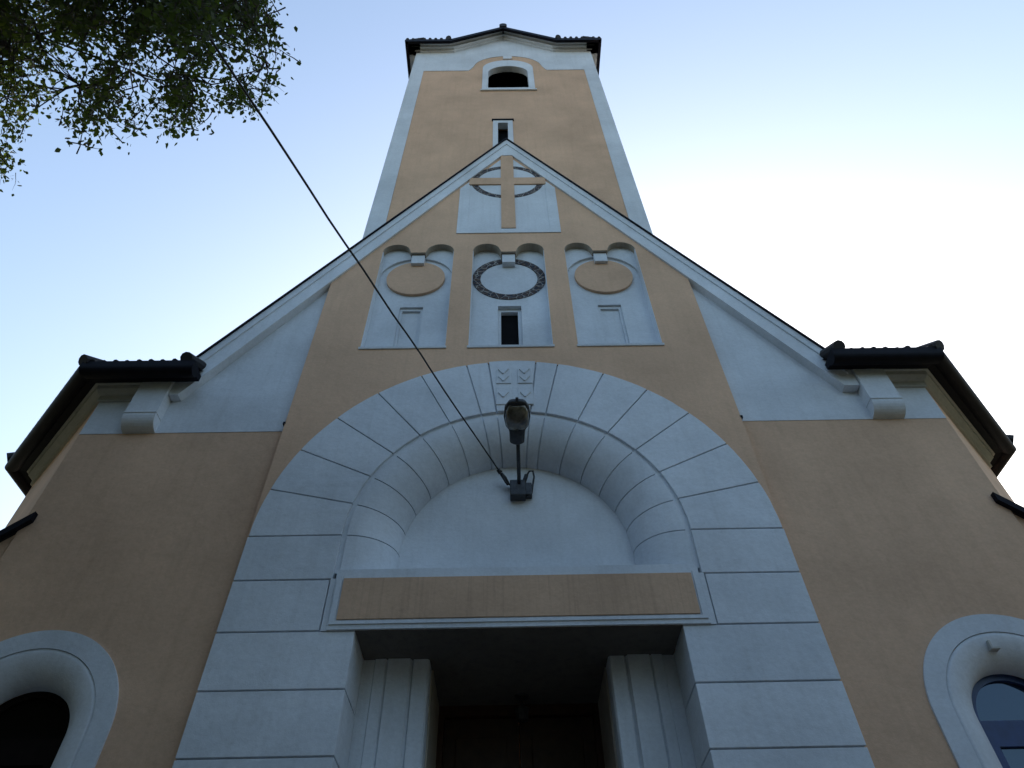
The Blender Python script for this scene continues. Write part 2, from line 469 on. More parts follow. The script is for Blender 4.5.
    # low side aisle: its wall, pent roof and the dark verge that starts at the corner of the wing
    vz = lambda x: 6.05-0.983*(x-4.925)
    bm = bmesh.new()
    plate_bm(bm, [(s*4.925, vz(4.925)), (s*7.1, vz(7.1)), (s*7.1, vz(7.1)-0.10), (s*4.925, vz(4.925)-0.10)], (), 0.03, 0.085)
    sv = link("side_roof_verge", bm, METAL, church)
    bm = bmesh.new()
    plate_bm(bm, [(s*5.06, vz(5.06)-0.01), (s*7.1, vz(7.1)-0.01), (s*7.1, vz(7.1)-0.08), (s*5.06, vz(5.06)-0.08)], (), 0.086, 8.0)
    link("side_roof", bm, TILE, sv)
    plate("aisle_wall", f([(5.04, 0), (6.9, 0), (6.9, vz(6.9)-0.082), (5.04, vz(5.04)-0.082)]), BEIGE, church, 0.12, 8.0)
    # small lead cap at the foot of the white field
    box("corner_cap", min(s*2.60, s*2.635), max(s*2.60, s*2.635), 0.0, 0.1, 7.165, 7.20, METAL, church)
wing(1)
before = set(church.children)
wing(-1)
for o in set(church.children)-before:
    if not o.name.startswith("corner_cap"): o.location = (0.07, 0, -0.06)      # the left wing was built a hand lower and narrower

# --- side windows with bulging surround
def side_window(s):
    cx = 4.135 if s > 0 else -4.085
    fr_y = 0.325
    z0 = 2.1
    def ring_path(r): return [(cx+r, z0)] + arc(cx, WZC, r, 0, 180, 40) + [(cx-r, z0)]
    fo = arched(cx, 0.43, z0, WZC); fi_hw = 0.352
    w = plate("window", fo, BLUE if s > 0 else DARKFRAME, church, fr_y, fr_y+0.06,
              [[(cx-fi_hw, 3.90)] + [(cx+fi_hw, 3.90)] + arc(cx, WZC+0.02, fi_hw, 3, 177, 30),
               rect(cx-fi_hw+0.05, cx+fi_hw-0.05, z0+0.06, 3.70)])
    plate("pane", arched(cx, 0.42, z0, WZC), GLASS if s > 0 else DARKGLASS, w, fr_y+0.03, fr_y+0.045)
    # flat outer band
    band = [(cx-0.85, z0)] + arc(cx, WZC, 0.85, 180, 0, 48) + [(cx+0.85, z0), (cx+0.684, z0)] + arc(cx, WZC, 0.684, 0, 180, 48) + [(cx-0.684, z0)]
    sr = plate("surround", band, WHITE, w, WY-0.02, WY+0.05)
    prof = [(0.683, WY+0.05), (0.683, WY-0.008)]
    for i in range(0, 13):
        t = R(90*i/12)
        prof.append((0.679-0.262*math.sin(t), WY-0.012+(fr_y-0.01-WY)*(1-math.cos(t))))
    prof = [(0.679, WY+0.06)] + prof[2:]
    bm = bmesh.new(); rings = []
    angs = [None] + [180*i/48 for i in range(49)] + [None]
    for i, a in enumerate(angs):
        ring = []
        for r, y in prof:
            if a is None: x = cx + (r if i == 0 else -r); z = z0
            else: x = cx+r*math.cos(R(a)); z = WZC+r*math.sin(R(a))
            ring.append(bm.verts.new((x, y, z)))
        rings.append(ring)
    for i in range(len(rings)-1):
        for j in range(len(prof)-1):
            bm.faces.new((rings[i][j], rings[i][j+1], rings[i+1][j+1], rings[i+1][j]))
    link("bulging_reveal", bm, WHITE, w, smooth=True)
    box("window_sill", cx-0.95, cx+0.95, WY-0.12, fr_y, z0-0.1, z0, WHITE, w, 0.01)
    if s > 0:
        bm = bmesh.new()
        box_bm(bm, cx-0.115, cx-0.098, WY-0.035, WY+0.08, 4.40, 4.46)
        box_bm(bm, cx-0.115, cx-0.04, WY-0.035, WY+0.08, 4.385, 4.40)
        link("hook", bm, CREAM, w)
    return w
side_window(1); side_window(-1)

# --- portal: banded blocks, arch stones and rounded inner moulding
GAP = 0.0075
JOINTS = [0, 13, 25.9, 38.8, 51.7, 64.5, 77.3, 83.4, 96.6, 102.7, 115.5, 128.3, 141.2, 154.1, 167, 180]
COURSES = [0.0, 0.56, 1.07, 1.575, 2.08, 2.588, 3.095, 3.60, 4.107, 4.612]
def bevel_all(bm, off=0.008, ang=25):
    bmesh.ops.remove_doubles(bm, verts=bm.verts, dist=1e-5)
    bmesh.ops.recalc_face_normals(bm, faces=bm.faces)
    es = [e for e in bm.edges if len(e.link_faces) == 2 and e.calc_face_angle(0) > R(ang)]
    bmesh.ops.bevel(bm, geom=es, offset=off, segments=2, affect='EDGES', profile=0.5, clamp_overlap=True)
bm = bmesh.new()
BF = -0.014
for s in (1, -1):
    for z0, z1 in zip(COURSES[:-1], COURSES[1:]):
        box_bm(bm, min(s*1.415, s*2.606), max(s*1.415, s*2.606), BF, 0.5, z0+GAP, z1-GAP)
    # beside the lintel
    for z0, z1 in ((4.612, 5.12), (5.12, ZC)):
        xi = 1.725 if z0 < 5 else 1.70
        box_bm(bm, min(s*xi, s*2.606), max(s*xi, s*2.606), BF, 0.4, z0+GAP, z1-GAP)
def sector(a0, a1, r0, r1, gap):
    d0 = math.degrees(gap/r0); d1 = math.degrees(gap/r1)
    n = max(3, int((a1-a0)/2.5))
    return arc(0, ZC, r1, a0+d1, a1-d1, n) + arc(0, ZC, r0, a1-d0, a0+d0, n)
for a0, a1 in zip(JOINTS[:-1], JOINTS[1:]):
    key = a0 == 83.4
    plate_bm(bm, sector(a0, a1, 1.70, RA-0.002, GAP), (), BF-(0.012 if key else 0), 0.4)
for v in bm.verts:
    q = v.co*9.0
    v.co.x += 0.0035*noise.noise((q.x, q.z, 1.7)); v.co.z += 0.0035*noise.noise((q.x, q.z, 8.3)); v.co.y += 0.003*noise.noise((q.x, q.z, 5.1))
portal = link("portal_arch", bm, WHITE, church)
bv = portal.modifiers.new("soft_edges", 'BEVEL'); bv.width = 0.009; bv.segments = 2; bv.limit_method = 'ANGLE'; bv.angle_limit = R(35)
# mortar bed behind the joints
bed = arc(0, ZC, RA-0.004, 180, 0, 72) + [(RA-0.004, 4.6), (1.72, 4.6), (1.72, 5.2), (1.60, 5.2), (1.60, ZC)] + arc(0, ZC, 1.60, 0, 180, 48) + [(-1.60, 5.2), (-1.72, 5.2), (-1.72, 4.6), (-RA+0.004, 4.6)]
plate("joint_bed", bed, WHITE, portal, 0.018, 0.39)
for s in (1, -1):
    box("joint_bed", min(s*1.435, s*2.598), max(s*1.435, s*2.598), 0.015, 0.495, 0.0, 4.6, WHITE, portal)
# rounded moulding
RT, YT = 1.19, 0.385
def tor_prof(r_in):
    out = []
    for i in range(0, 15):
        t = R(90*i/14)
        rr = 1.648-(1.648-RT+0.012)*math.sin(t); yy = -0.004+(YT+0.02)*(1-math.cos(t))
        out.append((rr+r_in*math.sin(t), yy+r_in*math.cos(t)))
    return out
bm = bmesh.new()
def tor_seg(bm, stations, prof):
    """stations: list of callables r,y -> co"""
    rings = [[bm.verts.new(st(r, y)) for r, y in prof] for st in stations]
    for i in range(len(rings)-1):
        for j in range(len(prof)-1):
            bm.faces.new((rings[i][j], rings[i][j+1], rings[i+1][j+1], rings[i+1][j]))
    return rings
def st_ang(a, g=0.0):
    def f(r, y):
        aa = R(a)+g/r
        return (r*math.cos(aa), y, ZC+r*math.sin(aa))
    return f
def st_leg(s, z): return lambda r, y: (s*r, y, z)
prof0 = [(1.648, 0.05)] + tor_prof(0.0)
for a0, a1 in zip(JOINTS[:-1], JOINTS[1:]):
    n = max(3, int((a1-a0)/2.2)); sts = []
    cap_prof = [(1.64, 0.06)] + [(r-0.03*0, y) for r, y in tor_prof(0.02)]
    sts.append(st_ang(a0, GAP*0.9))
    for k in range(1, n): sts.append(st_ang(a0+(a1-a0)*k/n))
    sts.append(st_ang(a1, -GAP*0.9))
    rings = tor_seg(bm, sts, prof0)
    for ring, st in ((rings[0], sts[0]), (rings[-1], sts[-1])):
        inner = [bm.verts.new(st(r, y)) for r, y in cap_prof]
        for j in range(len(ring)-1): bm.faces.new((ring[j], ring[j+1], inner[j+1], inner[j]))
for s in (1, -1):
    rings = tor_seg(bm, [st_leg(s, 5.12), st_leg(s, ZC-GAP*0.9)], prof0)
    inner = [bm.verts.new(st_leg(s, ZC-GAP*0.9)(r, y)) for r, y in [(1.64, 0.06)] + tor_prof(0.02)]
    for j in range(len(rings[-1])-1): bm.faces.new((rings[-1][j], rings[-1][j+1], inner[j+1], inner[j]))
tor = link("arch_moulding", bm, WHITE, portal, smooth=True)
for p in tor.data.polygons: p.use_smooth = True
em = tor.modifiers.new("crisp_joints", 'EDGE_SPLIT'); em.split_angle = R(40)
bm = bmesh.new()
tor_seg(bm, [st_leg(1, 5.12)] + [st_ang(180*k/72) for k in range(73)] + [st_leg(-1, 5.12)], [(1.62, 0.06)] + tor_prof(0.018))
link("moulding_core", bm, WHITE, portal, smooth=True)
# tympanum
plate("tympanum", [(-1.3, 5.0), (1.3, 5.0), (1.3, ZC)] + arc(0, ZC, 1.3, 0, 180, 40), WHITE, church, YT, 0.44)
# carved quartered shield on the keystone
bm = bmesh.new()
kf = BF-0.012
for (x0, x1, z0, z1, kind) in ((-0.20, -0.02, 7.77, 8.04, 2), (0.06, 0.24, 7.77, 8.04, 2), (-0.20, -0.02, 7.40, 7.70, 1), (0.06, 0.24, 7.40, 7.70, 1)):
    box_bm(bm, x0, x1, kf-0.012, kf+0.01, z0, z1, 0.005)
    for k in range(kind):
        zc = z0+(z1-z0)*((k+0.5)/kind) + 0.02
        for (ax, az, bx, bz) in ((0.03, 0.03, 0.085, -0.05), (0.085, -0.05, 0.145, 0.035)):
            tube_bm(bm, [(x0+ax, kf-0.016, zc+az), (x0+bx, kf-0.018, zc+bz)], 0.011, 6)
link("carved_shield", bm, WHITE, portal)

# --- lintel with its ochre panel and stepped frame
lint = plate("lintel", rect(-1.66, 1.66, 4.612, 5.205), WHITE, church, -0.036, 0.41)
plate("outer_step", [(-1.71, 4.609), (1.71, 4.609), (1.71, 5.12), (1.665, 5.12), (1.665, 4.64), (-1.665, 4.64), (-1.665, 5.12), (-1.71, 5.12)], WHITE, lint, -0.022, 0.1)
plate("middle_step", [(-1.645, 4.655), (1.645, 4.655), (1.645, 5.13), (1.60, 5.13), (1.60, 4.685), (-1.60, 4.685), (-1.60, 5.13), (-1.645, 5.13)], WHITE, lint, -0.048, -0.02)
tag(plate("panel", rect(-1.585, 1.585, 4.70, 5.105), PANEL, lint, -0.050, -0.03), "streaked ochre panel")
# --- porch
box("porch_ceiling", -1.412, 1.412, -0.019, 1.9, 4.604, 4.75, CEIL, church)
for s in (1, -1):
    # fluted door pilaster, plan profile extruded upward
    xs = [(0.815, 0.53), (0.83, 0.505), (0.955, 0.505), (0.968, 0.53), (0.982, 0.505), (0.99, 0.485), (1.185, 0.485), (1.197, 0.51), (1.21, 0.485), (1.30, 0.49), (1.31, 0.505), (1.46, 0.51), (1.46, 0.72), (0.815, 0.72)]
    bm = bmesh.new()
    lo = [bm.verts.new((s*x, y, 0)) for x, y in xs]; hi = [bm.verts.new((s*x, y, 4.62)) for x, y in xs]
    bm.faces.new(lo); bm.faces.new(hi)
    for i in range(len(xs)):
        j = (i+1) % len(xs); bm.faces.new((lo[i], lo[j], hi[j], hi[i]))
    link("fluted_pilaster", bm, WHITE, church)
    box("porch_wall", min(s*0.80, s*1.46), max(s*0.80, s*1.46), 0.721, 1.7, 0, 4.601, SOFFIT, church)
    d = box("door", min(s*0.004, s*0.74), max(s*0.004, s*0.74), 1.52, 1.58, 0.05, 4.48, WOOD, church, 0.004)
    bm = bmesh.new()
    for z0, z1 in ((0.25, 1.2), (1.4, 2.9), (3.1, 4.3)):
        box_bm(bm, min(s*0.12, s*0.62), max(s*0.12, s*0.62), 1.50, 1.525, z0, z1, 0.01)
    link("panel", bm, WOOD, d)
    bm = bmesh.new(); tube_bm(bm, [(s*0.07, 1.52, 1.05), (s*0.07, 1.46, 1.05), (s*0.17, 1.46, 1.05)], 0.012)
    link("handle", bm, LAMPM, d)
plate("door_frame", rect(-0.82, 0.82, 0.0, 4.601), FRAMEWOOD, church, 1.49, 1.6, [rect(-0.742, 0.742, 0.04, 4.50)])
bm = bmesh.new(); box_bm(bm, -2.6, 2.6, -0.45, 0.0, 0.006, 0.14, 0.01); box_bm(bm, -1.41, 1.41, 0.0, 1.6, 0.006, 0.14)
link("door_step", bm, PAVEM, church)

# --- roof of the nave behind the gable
bm = bmesh.new()
for s in (1, -1):
    a = [(0, 0.3, APEX+0.02), (0, 16, APEX+0.02), (4.2, 16, APEX+0.02-SL*4.2), (4.2, 0.3, APEX+0.02-SL*4.2)]
    b = [(x, y, z-0.12) for x, y, z in a]
    va = [bm.verts.new((s*x, y, z)) for x, y, z in a]; vb = [bm.verts.new((s*x, y, z)) for x, y, z in b]
    bm.faces.new(va); bm.faces.new(vb[::-1])
    for i in range(4):
        j = (i+1) % 4; bm.faces.new((va[i], va[j], vb[j], vb[i]))
link("nave_roof", bm, TILE, church)
plate("rear_wall", [(-6.5, 0), (6.5, 0), (6.5, 7.9), (4.1, 7.9), (0, 14.9), (-4.1, 7.9), (-6.5, 7.9)], BEIGE, church, 15.0, 15.4)

# --- tower
T = 0.8; HW = 2.65; TCY = T+HW
bx = 0.11
def tower_face(k):
    mt = Matrix.Translation((0, TCY, 0)) @ Matrix.Rotation(k*math.pi/2, 4, 'Z') @ Matrix.Translation((0, -TCY, 0))
    top = [(HW, 24.1), (1.45, 24.1), (0.0, 25.45), (-1.45, 24.1), (-HW, 24.1)]
    # belfry opening and slit
    bel = [(bx-0.56, 20.75), (bx+0.56, 20.75)] + arc(bx, 22.03, 0.56, 0, 180, 24)
    sl = rect(-0.18, 0.06, 15.9, 18.25)
    bel_o = [(bx-0.715, 20.62), (bx+0.715, 20.62)] + arc(bx, 22.42, 0.715, 0, 180, 28)
    sl_o = rect(-0.295, 0.175, 15.81, 18.395)
    hw_ = HW-0.012*(k % 2)
    plate("tower_wall", [(-hw_, 5.0 if k else 9.5), (hw_, 5.0 if k else 9.5)] + [(hw_, 24.1)] + top[1:-1] + [(-hw_, 24.1)], BEIGE, church, T, T+0.5, [bel_o, sl_o], mt)
    e = 0.012
    notch = [(bx+1.13, 22.27), (bx+1.06, 22.42), (bx+1.0, 22.62), (bx+0.95, 22.85)] + [(bx+0.98*math.cos(R(a)), 22.62+0.98*math.sin(R(a))) for a in range(20, 161, 7)] + [(bx-0.95, 22.85), (bx-1.0, 22.62), (bx-1.06, 22.42), (bx-1.13, 22.27)]
    zb = 9.5 if k == 0 else 5.0
    tr = [(HW+e, zb), (HW+e, 24.1), (1.45, 24.1), (0, 25.45), (-1.45, 24.1), (-HW-e, 24.1), (-HW-e, zb), (-2.31, zb), (-2.31, 22.27)] + notch[::-1] + [(2.31, 22.27), (2.31, zb)]
    plate("tower_trim", tr, WHITE, church, T-0.013, T-0.0005, (), mt)
    # belfry window
    outer = [(bx-0.72, 20.615), (bx+0.72, 20.615)] + arc(bx, 22.42, 0.72, 0, 180, 28)
    w = plate("belfry_window", outer, WHITE, church, T-0.03, T+0.14, [bel], mt)
    bm = bmesh.new()
    box_bm(bm, bx-0.6, bx+0.6, T+0.22, T+0.25, 20.7, 22.7, 0, mt)
    for i in range(10):
        z = 20.85+i*0.19
        v = [bm.verts.new(mt @ Vector(p)) for p in ((bx-0.57, T+0.13, z), (bx+0.57, T+0.13, z), (bx+0.57, T+0.22, z+0.12), (bx-0.57, T+0.22, z+0.12))]
        bm.faces.new(v)
    link("dark_opening", bm, BLACK, w)  # black board and slats stand for the unlit belfry interior
    box("window_sill", bx-0.76, bx+0.76, T-0.045, T, 20.55, 20.614, WHITE, w, 0, mt)
    box("keystone", bx-0.13, bx+0.13, T-0.04, T-0.001, 23.26, 23.50, WHITE, w, 0, mt)
    # slit window
    s_ = plate("slit_window", rect(-0.30, 0.18, 15.8, 18.40), WHITE, church, T-0.025, T+0.14, [sl], mt)
    box("pane", -0.19, 0.07, T+0.2, T+0.22, 15.85, 18.3, BLACK, s_, 0, mt)
    box("drip_cap", -0.33, 0.21, T-0.05, T, 18.401, 18.45, METAL, s_, 0, mt)
    # stepped cornice following the little gable
    def band(z0, z1, p, mat, name, parent, yb, kx=1.5):
        w_ = HW+p
        lo = [(-w_, 24.0+z0), (-kx, 24.0+z0), (0, 25.30+z0), (kx, 24.0+z0), (w_, 24.0+z0)]
        hi = [(x, z-z0+z1) for x, z in lo]
        return plate(name, lo+hi[::-1], mat, parent, T-p, yb, (), mt)
    c = band(0.0, 0.12, 0.06, WHITE, "tower_cornice", church, T+0.1)
    band(0.121, 0.19, 0.15, WHITE, "upper_moulding", c, T+0.1)
    # dark eaves edge
    def eav(z0, z1, p, yb, name, parent, mat):
        w_ = HW+p
        lo = [(-w_, 24.0+z0), (-1.62, 24.0+z0), (0, 25.36+z0), (1.62, 24.0+z0), (w_, 24.0+z0)]
        hi = [(x, z-z0+z1) for x, z in lo]
        return plate(name, lo+hi[::-1], mat, parent, T-p, yb, (), mt)
    g = eav(0.191, 0.24, 0.27+0.001*k, T+0.1, "eaves_board", church, WHITE)
    eav(0.03, 0.235, 0.335+0.001*k, T-0.255, "gutter", church, METAL)
    for sx in (-1, 1):
        bm = bmesh.new()
        for i in range(10, 18):
            x = sx*i*0.172; zz = 24.235+rng.uniform(-0.03, 0.005)
            tube_bm(bm, [mt @ Vector((x, T-0.35, zz)), mt @ Vector((x, T+0.2, zz+0.26))], [0.05, 0.05], 6)
        link("eave_tiles", bm, TILE, g)
    for sx in (-1, 1):
        bk = bmesh.new(); tube_bm(bk, [mt @ Vector((sx*1.68, T-0.37, 24.26)), mt @ Vector((sx*1.5, T+0.5, 24.7))], 0.085, 8); link("valley_tile", bk, TILE, g)
    bk = bmesh.new(); tube_bm(bk, [mt @ Vector((0, T-0.38, 25.62)), mt @ Vector((0, T+0.6, 25.72))], 0.12, 10)
    link("ridge_tile", bk, TILE, g)
for k in range(4): tower_face(k)
bm = bmesh.new()
apex = bm.verts.new((0, TCY, 31.0))
o = HW+0.33
ring = []
for k in range(4):
    mt = Matrix.Translation((0, TCY, 0)) @ Matrix.Rotation(k*math.pi/2, 4, 'Z')
    ring += [bm.verts.new(mt @ Vector(p)) for p in ((-o, -o, 24.24), (-1.62, -o, 24.24), (0, -o, 25.60), (1.62, -o, 24.24))]
for i in range(16):
    bm.faces.new((ring[i], ring[(i+1) % 16], apex))
link("tower_roof", bm, TILE, church)

# ------------------------------------------------------------------ wall lamp over the door
lamp = tag(empty("wall_lamp", (0.05, 0.385, 6.55)), "dark street style lamp on an arm bracketed to the white field above the door", "lamp")
def lp(name, bm, mat, smooth=False):
    o = link(name, bm, mat, None, smooth); o.parent = lamp; o.matrix_parent_inverse = Matrix.Translation(lamp.location).inverted(); return o
bm = bmesh.new(); box_bm(bm, -0.055, 0.115, 0.27, 0.384, 6.30, 6.52, 0.012)
base = lp("bracket_box", bm, LAMPM)
bm = bmesh.new(); box_bm(bm, 0.105, 0.185, 0.30, 0.384, 6.33, 6.50, 0.01)
lp("terminal_box", bm, LAMPM)
bm = bmesh.new(); tube_bm(bm, [(0.045, 0.36, 6.44), (0.045, 0.20, 6.50), (0.04, -0.02, 6.545), (0.034, -0.30, 6.58)], 0.021, 10)
lp("arm", bm, LAMPM, True)
# head: lofted housing with a smoky bowl below
def loft(bm, secs, seg=20):
    rings = []
    for (y, zc, hw, up, dn) in secs:
        ring = []
        for k in range(seg):
            a = 2*math.pi*k/seg
            ca, sa = math.cos(a), math.sin(a)
            e = 0.75
            x = 0.026+hw*math.copysign(abs(ca)**e, ca); z = zc+(up if sa > 0 else dn)*math.copysign(abs(sa)**e, sa)
            ring.append(bm.verts.new((x, y, z)))
        rings.append(ring)
    for i in range(len(rings)-1):
        for k in range(seg):
            k2 = (k+1) % seg
            bm.faces.new((rings[i][k], rings[i][k2], rings[i+1][k2], rings[i+1][k]))
    bm.faces.new(rings[0][::-1]); bm.faces.new(rings[-1])
bm = bmesh.new()
loft(bm, [(-0.27, 6.575, 0.05, 0.05, 0.045), (-0.285, 6.58, 0.078, 0.07, 0.055), (-0.40, 6.60, 0.082, 0.085, 0.055), (-0.435, 6.61, 0.09, 0.09, 0.05),
          (-0.47, 6.615, 0.118, 0.10, 0.03), (-0.58, 6.635, 0.138, 0.10, 0.025), (-0.69, 6.655, 0.128, 0.08, 0.025), (-0.755, 6.667, 0.09, 0.05, 0.02), (-0.77, 6.67, 0.055, 0.03, 0.015)])
house = lp("housing", bm, LAMPM, True)
bm = bmesh.new()
loft(bm, [(-0.44, 6.60, 0.05, 0.01, 0.02), (-0.46, 6.60, 0.085, 0.01, 0.05), (-0.50, 6.61, 0.113, 0.01, 0.085), (-0.59, 6.625, 0.127, 0.01, 0.10), (-0.68, 6.64, 0.114, 0.01, 0.075), (-0.73, 6.65, 0.08, 0.01, 0.03)])
bw = link("bowl", bm, BOWL, house, True)
bm = bmesh.new(); tube_bm(bm, [(0.026, -0.765, 6.67), (0.026, -0.80, 6.685)], 0.016, 8); link("latch", bm, LAMPM, house)
# strain clamps and the looped leads
bm = bmesh.new()
tube_bm(bm, [(-0.07, 0.335, 6.50), (-0.11, 0.30, 6.56), (-0.15, 0.26, 6.60)], [0.02, 0.026, 0.02], 8)
tube_bm(bm, [(-0.155, 0.255, 6.605), (-0.185, 0.225, 6.625)], [0.027, 0.022], 8)
lp("cable_clamp", bm, RUBBER, True)
bm = bmesh.new()
tube_bm(bm, [(0.09, 0.33, 6.50), (0.12, 0.31, 6.58), (0.165, 0.30, 6.66), (0.205, 0.30, 6.66), (0.215, 0.305, 6.58), (0.195, 0.31, 6.46), (0.18, 0.315, 6.36), (0.12, 0.31, 6.31)], 0.011, 8)
tube_bm(bm, [(0.095, 0.325, 6.51), (0.115, 0.315, 6.56), (0.13, 0.31, 6.61)], 0.024, 8)
tube_bm(bm, [(-0.15, 0.26, 6.60), (-0.10, 0.30, 6.50), (-0.04, 0.30, 6.46)], 0.011, 8)
lp("lead", bm, RUBBER, True)

# small lantern under the porch ceiling
lan = tag(empty("porch_lantern", (0.03, 1.30, 4.604)), "small dark lantern hanging from the porch ceiling in front of the door", "lantern")
def lt(name, bm, mat):
    o = link(name, bm, mat, lan); return o
bm = bmesh.new(); tube_bm(bm, [(0, 0, 0), (0, 0, -0.02)], [0.07, 0.06], 14); lt("ceiling_rose", bm, LAMPM)
bm = bmesh.new(); tube_bm(bm, [(0, 0, -0.02), (0, 0, -0.10)], 0.012, 8); lt("stem", bm, LAMPM)
bm = bmesh.new(); tube_bm(bm, [(0, 0, -0.10), (0, 0, -0.13), (0, 0, -0.24), (0, 0, -0.25)], [0.03, 0.075, 0.055, 0.02], 8); lt("shade", bm, LAMPM)

# ------------------------------------------------------------------ overhead cable
def ray(px, py, dist):
    d = (Fv*FPX + RV*(px-512) + UV*(384-py)).normalized()
    return CAM + d*dist
bm = bmesh.new()
p0 = Vector((-0.18, 0.228, 6.625)); p1 = ray(212, 30, 5.6)
pole_top = p0 + (p1-p0)*2.15
pts = []
for i in range(41):
    t = i/40
    p = p0.lerp(pole_top, t)
    p.z -= 0.42*t*(1-t)
    w = 0.006
    p += Vector((noise.noise((t*14, 1, 0)), noise.noise((t*14, 5, 0)), noise.noise((t*14, 9, 0))))*0.012*min(1, 10*t*(1-t))
    pts.append(p)
tube_bm(bm, pts, [0.0078+0.0024*min(1, i/18) for i in range(41)], 8)
cab = link("power_cable", bm, RUBBER, None, True)
tag(cab, "thin black cable strung from the lamp up past the leaves", "cable")

# pole behind the photographer that carries the cable
pole = tag(empty("utility_pole", (pole_top.x-0.1, pole_top.y, 0)), "weathered wooden pole carrying the black cable", "pole")
bm = bmesh.new(); tube_bm(bm, [(0, 0, 0), (0, 0, 4), (0, 0, pole_top.z+0.6)], [0.14, 0.12, 0.10], 12)
link("shaft", bm, POLE, pole)
bm = bmesh.new(); tube_bm(bm, [(0.1, 0, pole_top.z-0.1), (0.1, 0, pole_top.z+0.05)], [0.04, 0.03], 10); link("insulator", bm, WHITE, pole)

# ------------------------------------------------------------------ trees
def leaf(bm, p, size, up=None):
    d = Vector((rng.gauss(0, 1), rng.gauss(0, 1), rng.gauss(-0.9, 0.7))).normalized()
    s = d.cross(Vector((rng.gauss(0, 1), rng.gauss(0, 1), rng.gauss(0, 1)))).normalized()
    n = d.cross(s)
    L = size*rng.uniform(0.7, 1.25); w = L*rng.uniform(0.30, 0.40)
    bend = n*L*rng.uniform(-0.12, 0.12)
    a = p; b = p+d*L*0.32+s*w+bend; c = p+d*L+bend*0.3; e = p+d*L*0.32-s*w+bend
    f = p+d*L*0.7+s*w*0.62+bend; g = p+d*L*0.7-s*w*0.62+bend
    v = [bm.verts.new(q) for q in (a, b, f, c, g, e)]
    bm.faces.new(v)

def spray(bmL, bmB, start, d, length, n, size, r0=0.006):
    """a drooping twig with alternate leaves"""
    pts = [start.copy()]; p = start.copy(); dd = d.normalized()
    k = 5
    for i in range(k):
        dd = (dd + Vector((rng.gauss(0, .18), rng.gauss(0, .18), rng.gauss(-0.16, .12)))).normalized()
        p = p + dd*length/k; pts.append(p.copy())
    tube_bm(bmB, pts, [r0*(1-i/(k+1)) for i in range(k+1)], 4, False)
    for i in range(n):
        t = rng.uniform(0.12, 1.0)*k; j = min(k-1, int(t)); q = pts[j].lerp(pts[j+1], t-j)
        off = Vector((rng.gauss(0, 1), rng.gauss(0, 1), rng.gauss(0, 1)))*0.055
        leaf(bmL, q+off, size)
    return pts

def limb(bmB, a, b, r0, r1, n=6, wob=0.12):
    pts = []
    for i in range(n+1):
        t = i/n; p = a.lerp(b, t)
        p.z += 0.10*(b-a).length*math.sin(math.pi*t)*0.6
        if 0 < i < n: p += Vector((rng.gauss(0, wob), rng.gauss(0, wob), rng.gauss(0, wob*0.6)))
        pts.append(p)
    tube_bm(bmB, pts, [r0+(r1-r0)*i/n for i in range(n+1)], 7, False)
    return pts

# near tree whose crown hangs into the upper left
TB = Vector((-8.2, -7.2, 0))
tree = tag(empty("leafy_tree", TB), "leafy tree with fine pointed leaves overhanging the church front", "tree")
bmB = bmesh.new(); bmL = bmesh.new()
tr_pts = [TB, TB+Vector((0.1, 0.1, 2.2)), TB+Vector((0.35, 0.4, 4.6)), TB+Vector((0.5, 0.5, 7.2)), TB+Vector((0.45, 0.6, 9.6)), TB+Vector((0.3, 0.4, 12.2))]
tube_bm(bmB, tr_pts, [0.30, 0.24, 0.20, 0.15, 0.09, 0.03], 12, True)
def trunk_at(z):
    for a, b in zip(tr_pts[:-1], tr_pts[1:]):
        if a.z <= z <= b.z: return a.lerp(b, (z-a.z)/(b.z-a.z))
    return tr_pts[-1]
# boughs that reach over the path: (pixel, distance) only picks the real 3-D end point
ends = [(30, 25, 8.6), (90, 20, 8.2), (150, 15, 7.8), (205, 20, 7.3), (250, 25, 7.0), (265, 60, 7.1), (130, 70, 7.6), (80, 85, 7.8), (185, 75, 7.4), (10, 60, 9.0), (-60, 20, 8.6), (60, -60, 8.0), (180, -60, 7.4), (240, -50, 7.2)]
bough_pts = []
hub = trunk_at(6.4)
for (px, py, dd) in ends:
    e = ray(px, py, dd)
    st = trunk_at(min(9.5, max(4.5, e.z-1.6+rng.uniform(-.5, .5))))
    pts = limb(bmB, st, e, 0.034, 0.006, 8, 0.12)
    bough_pts += pts[3:]
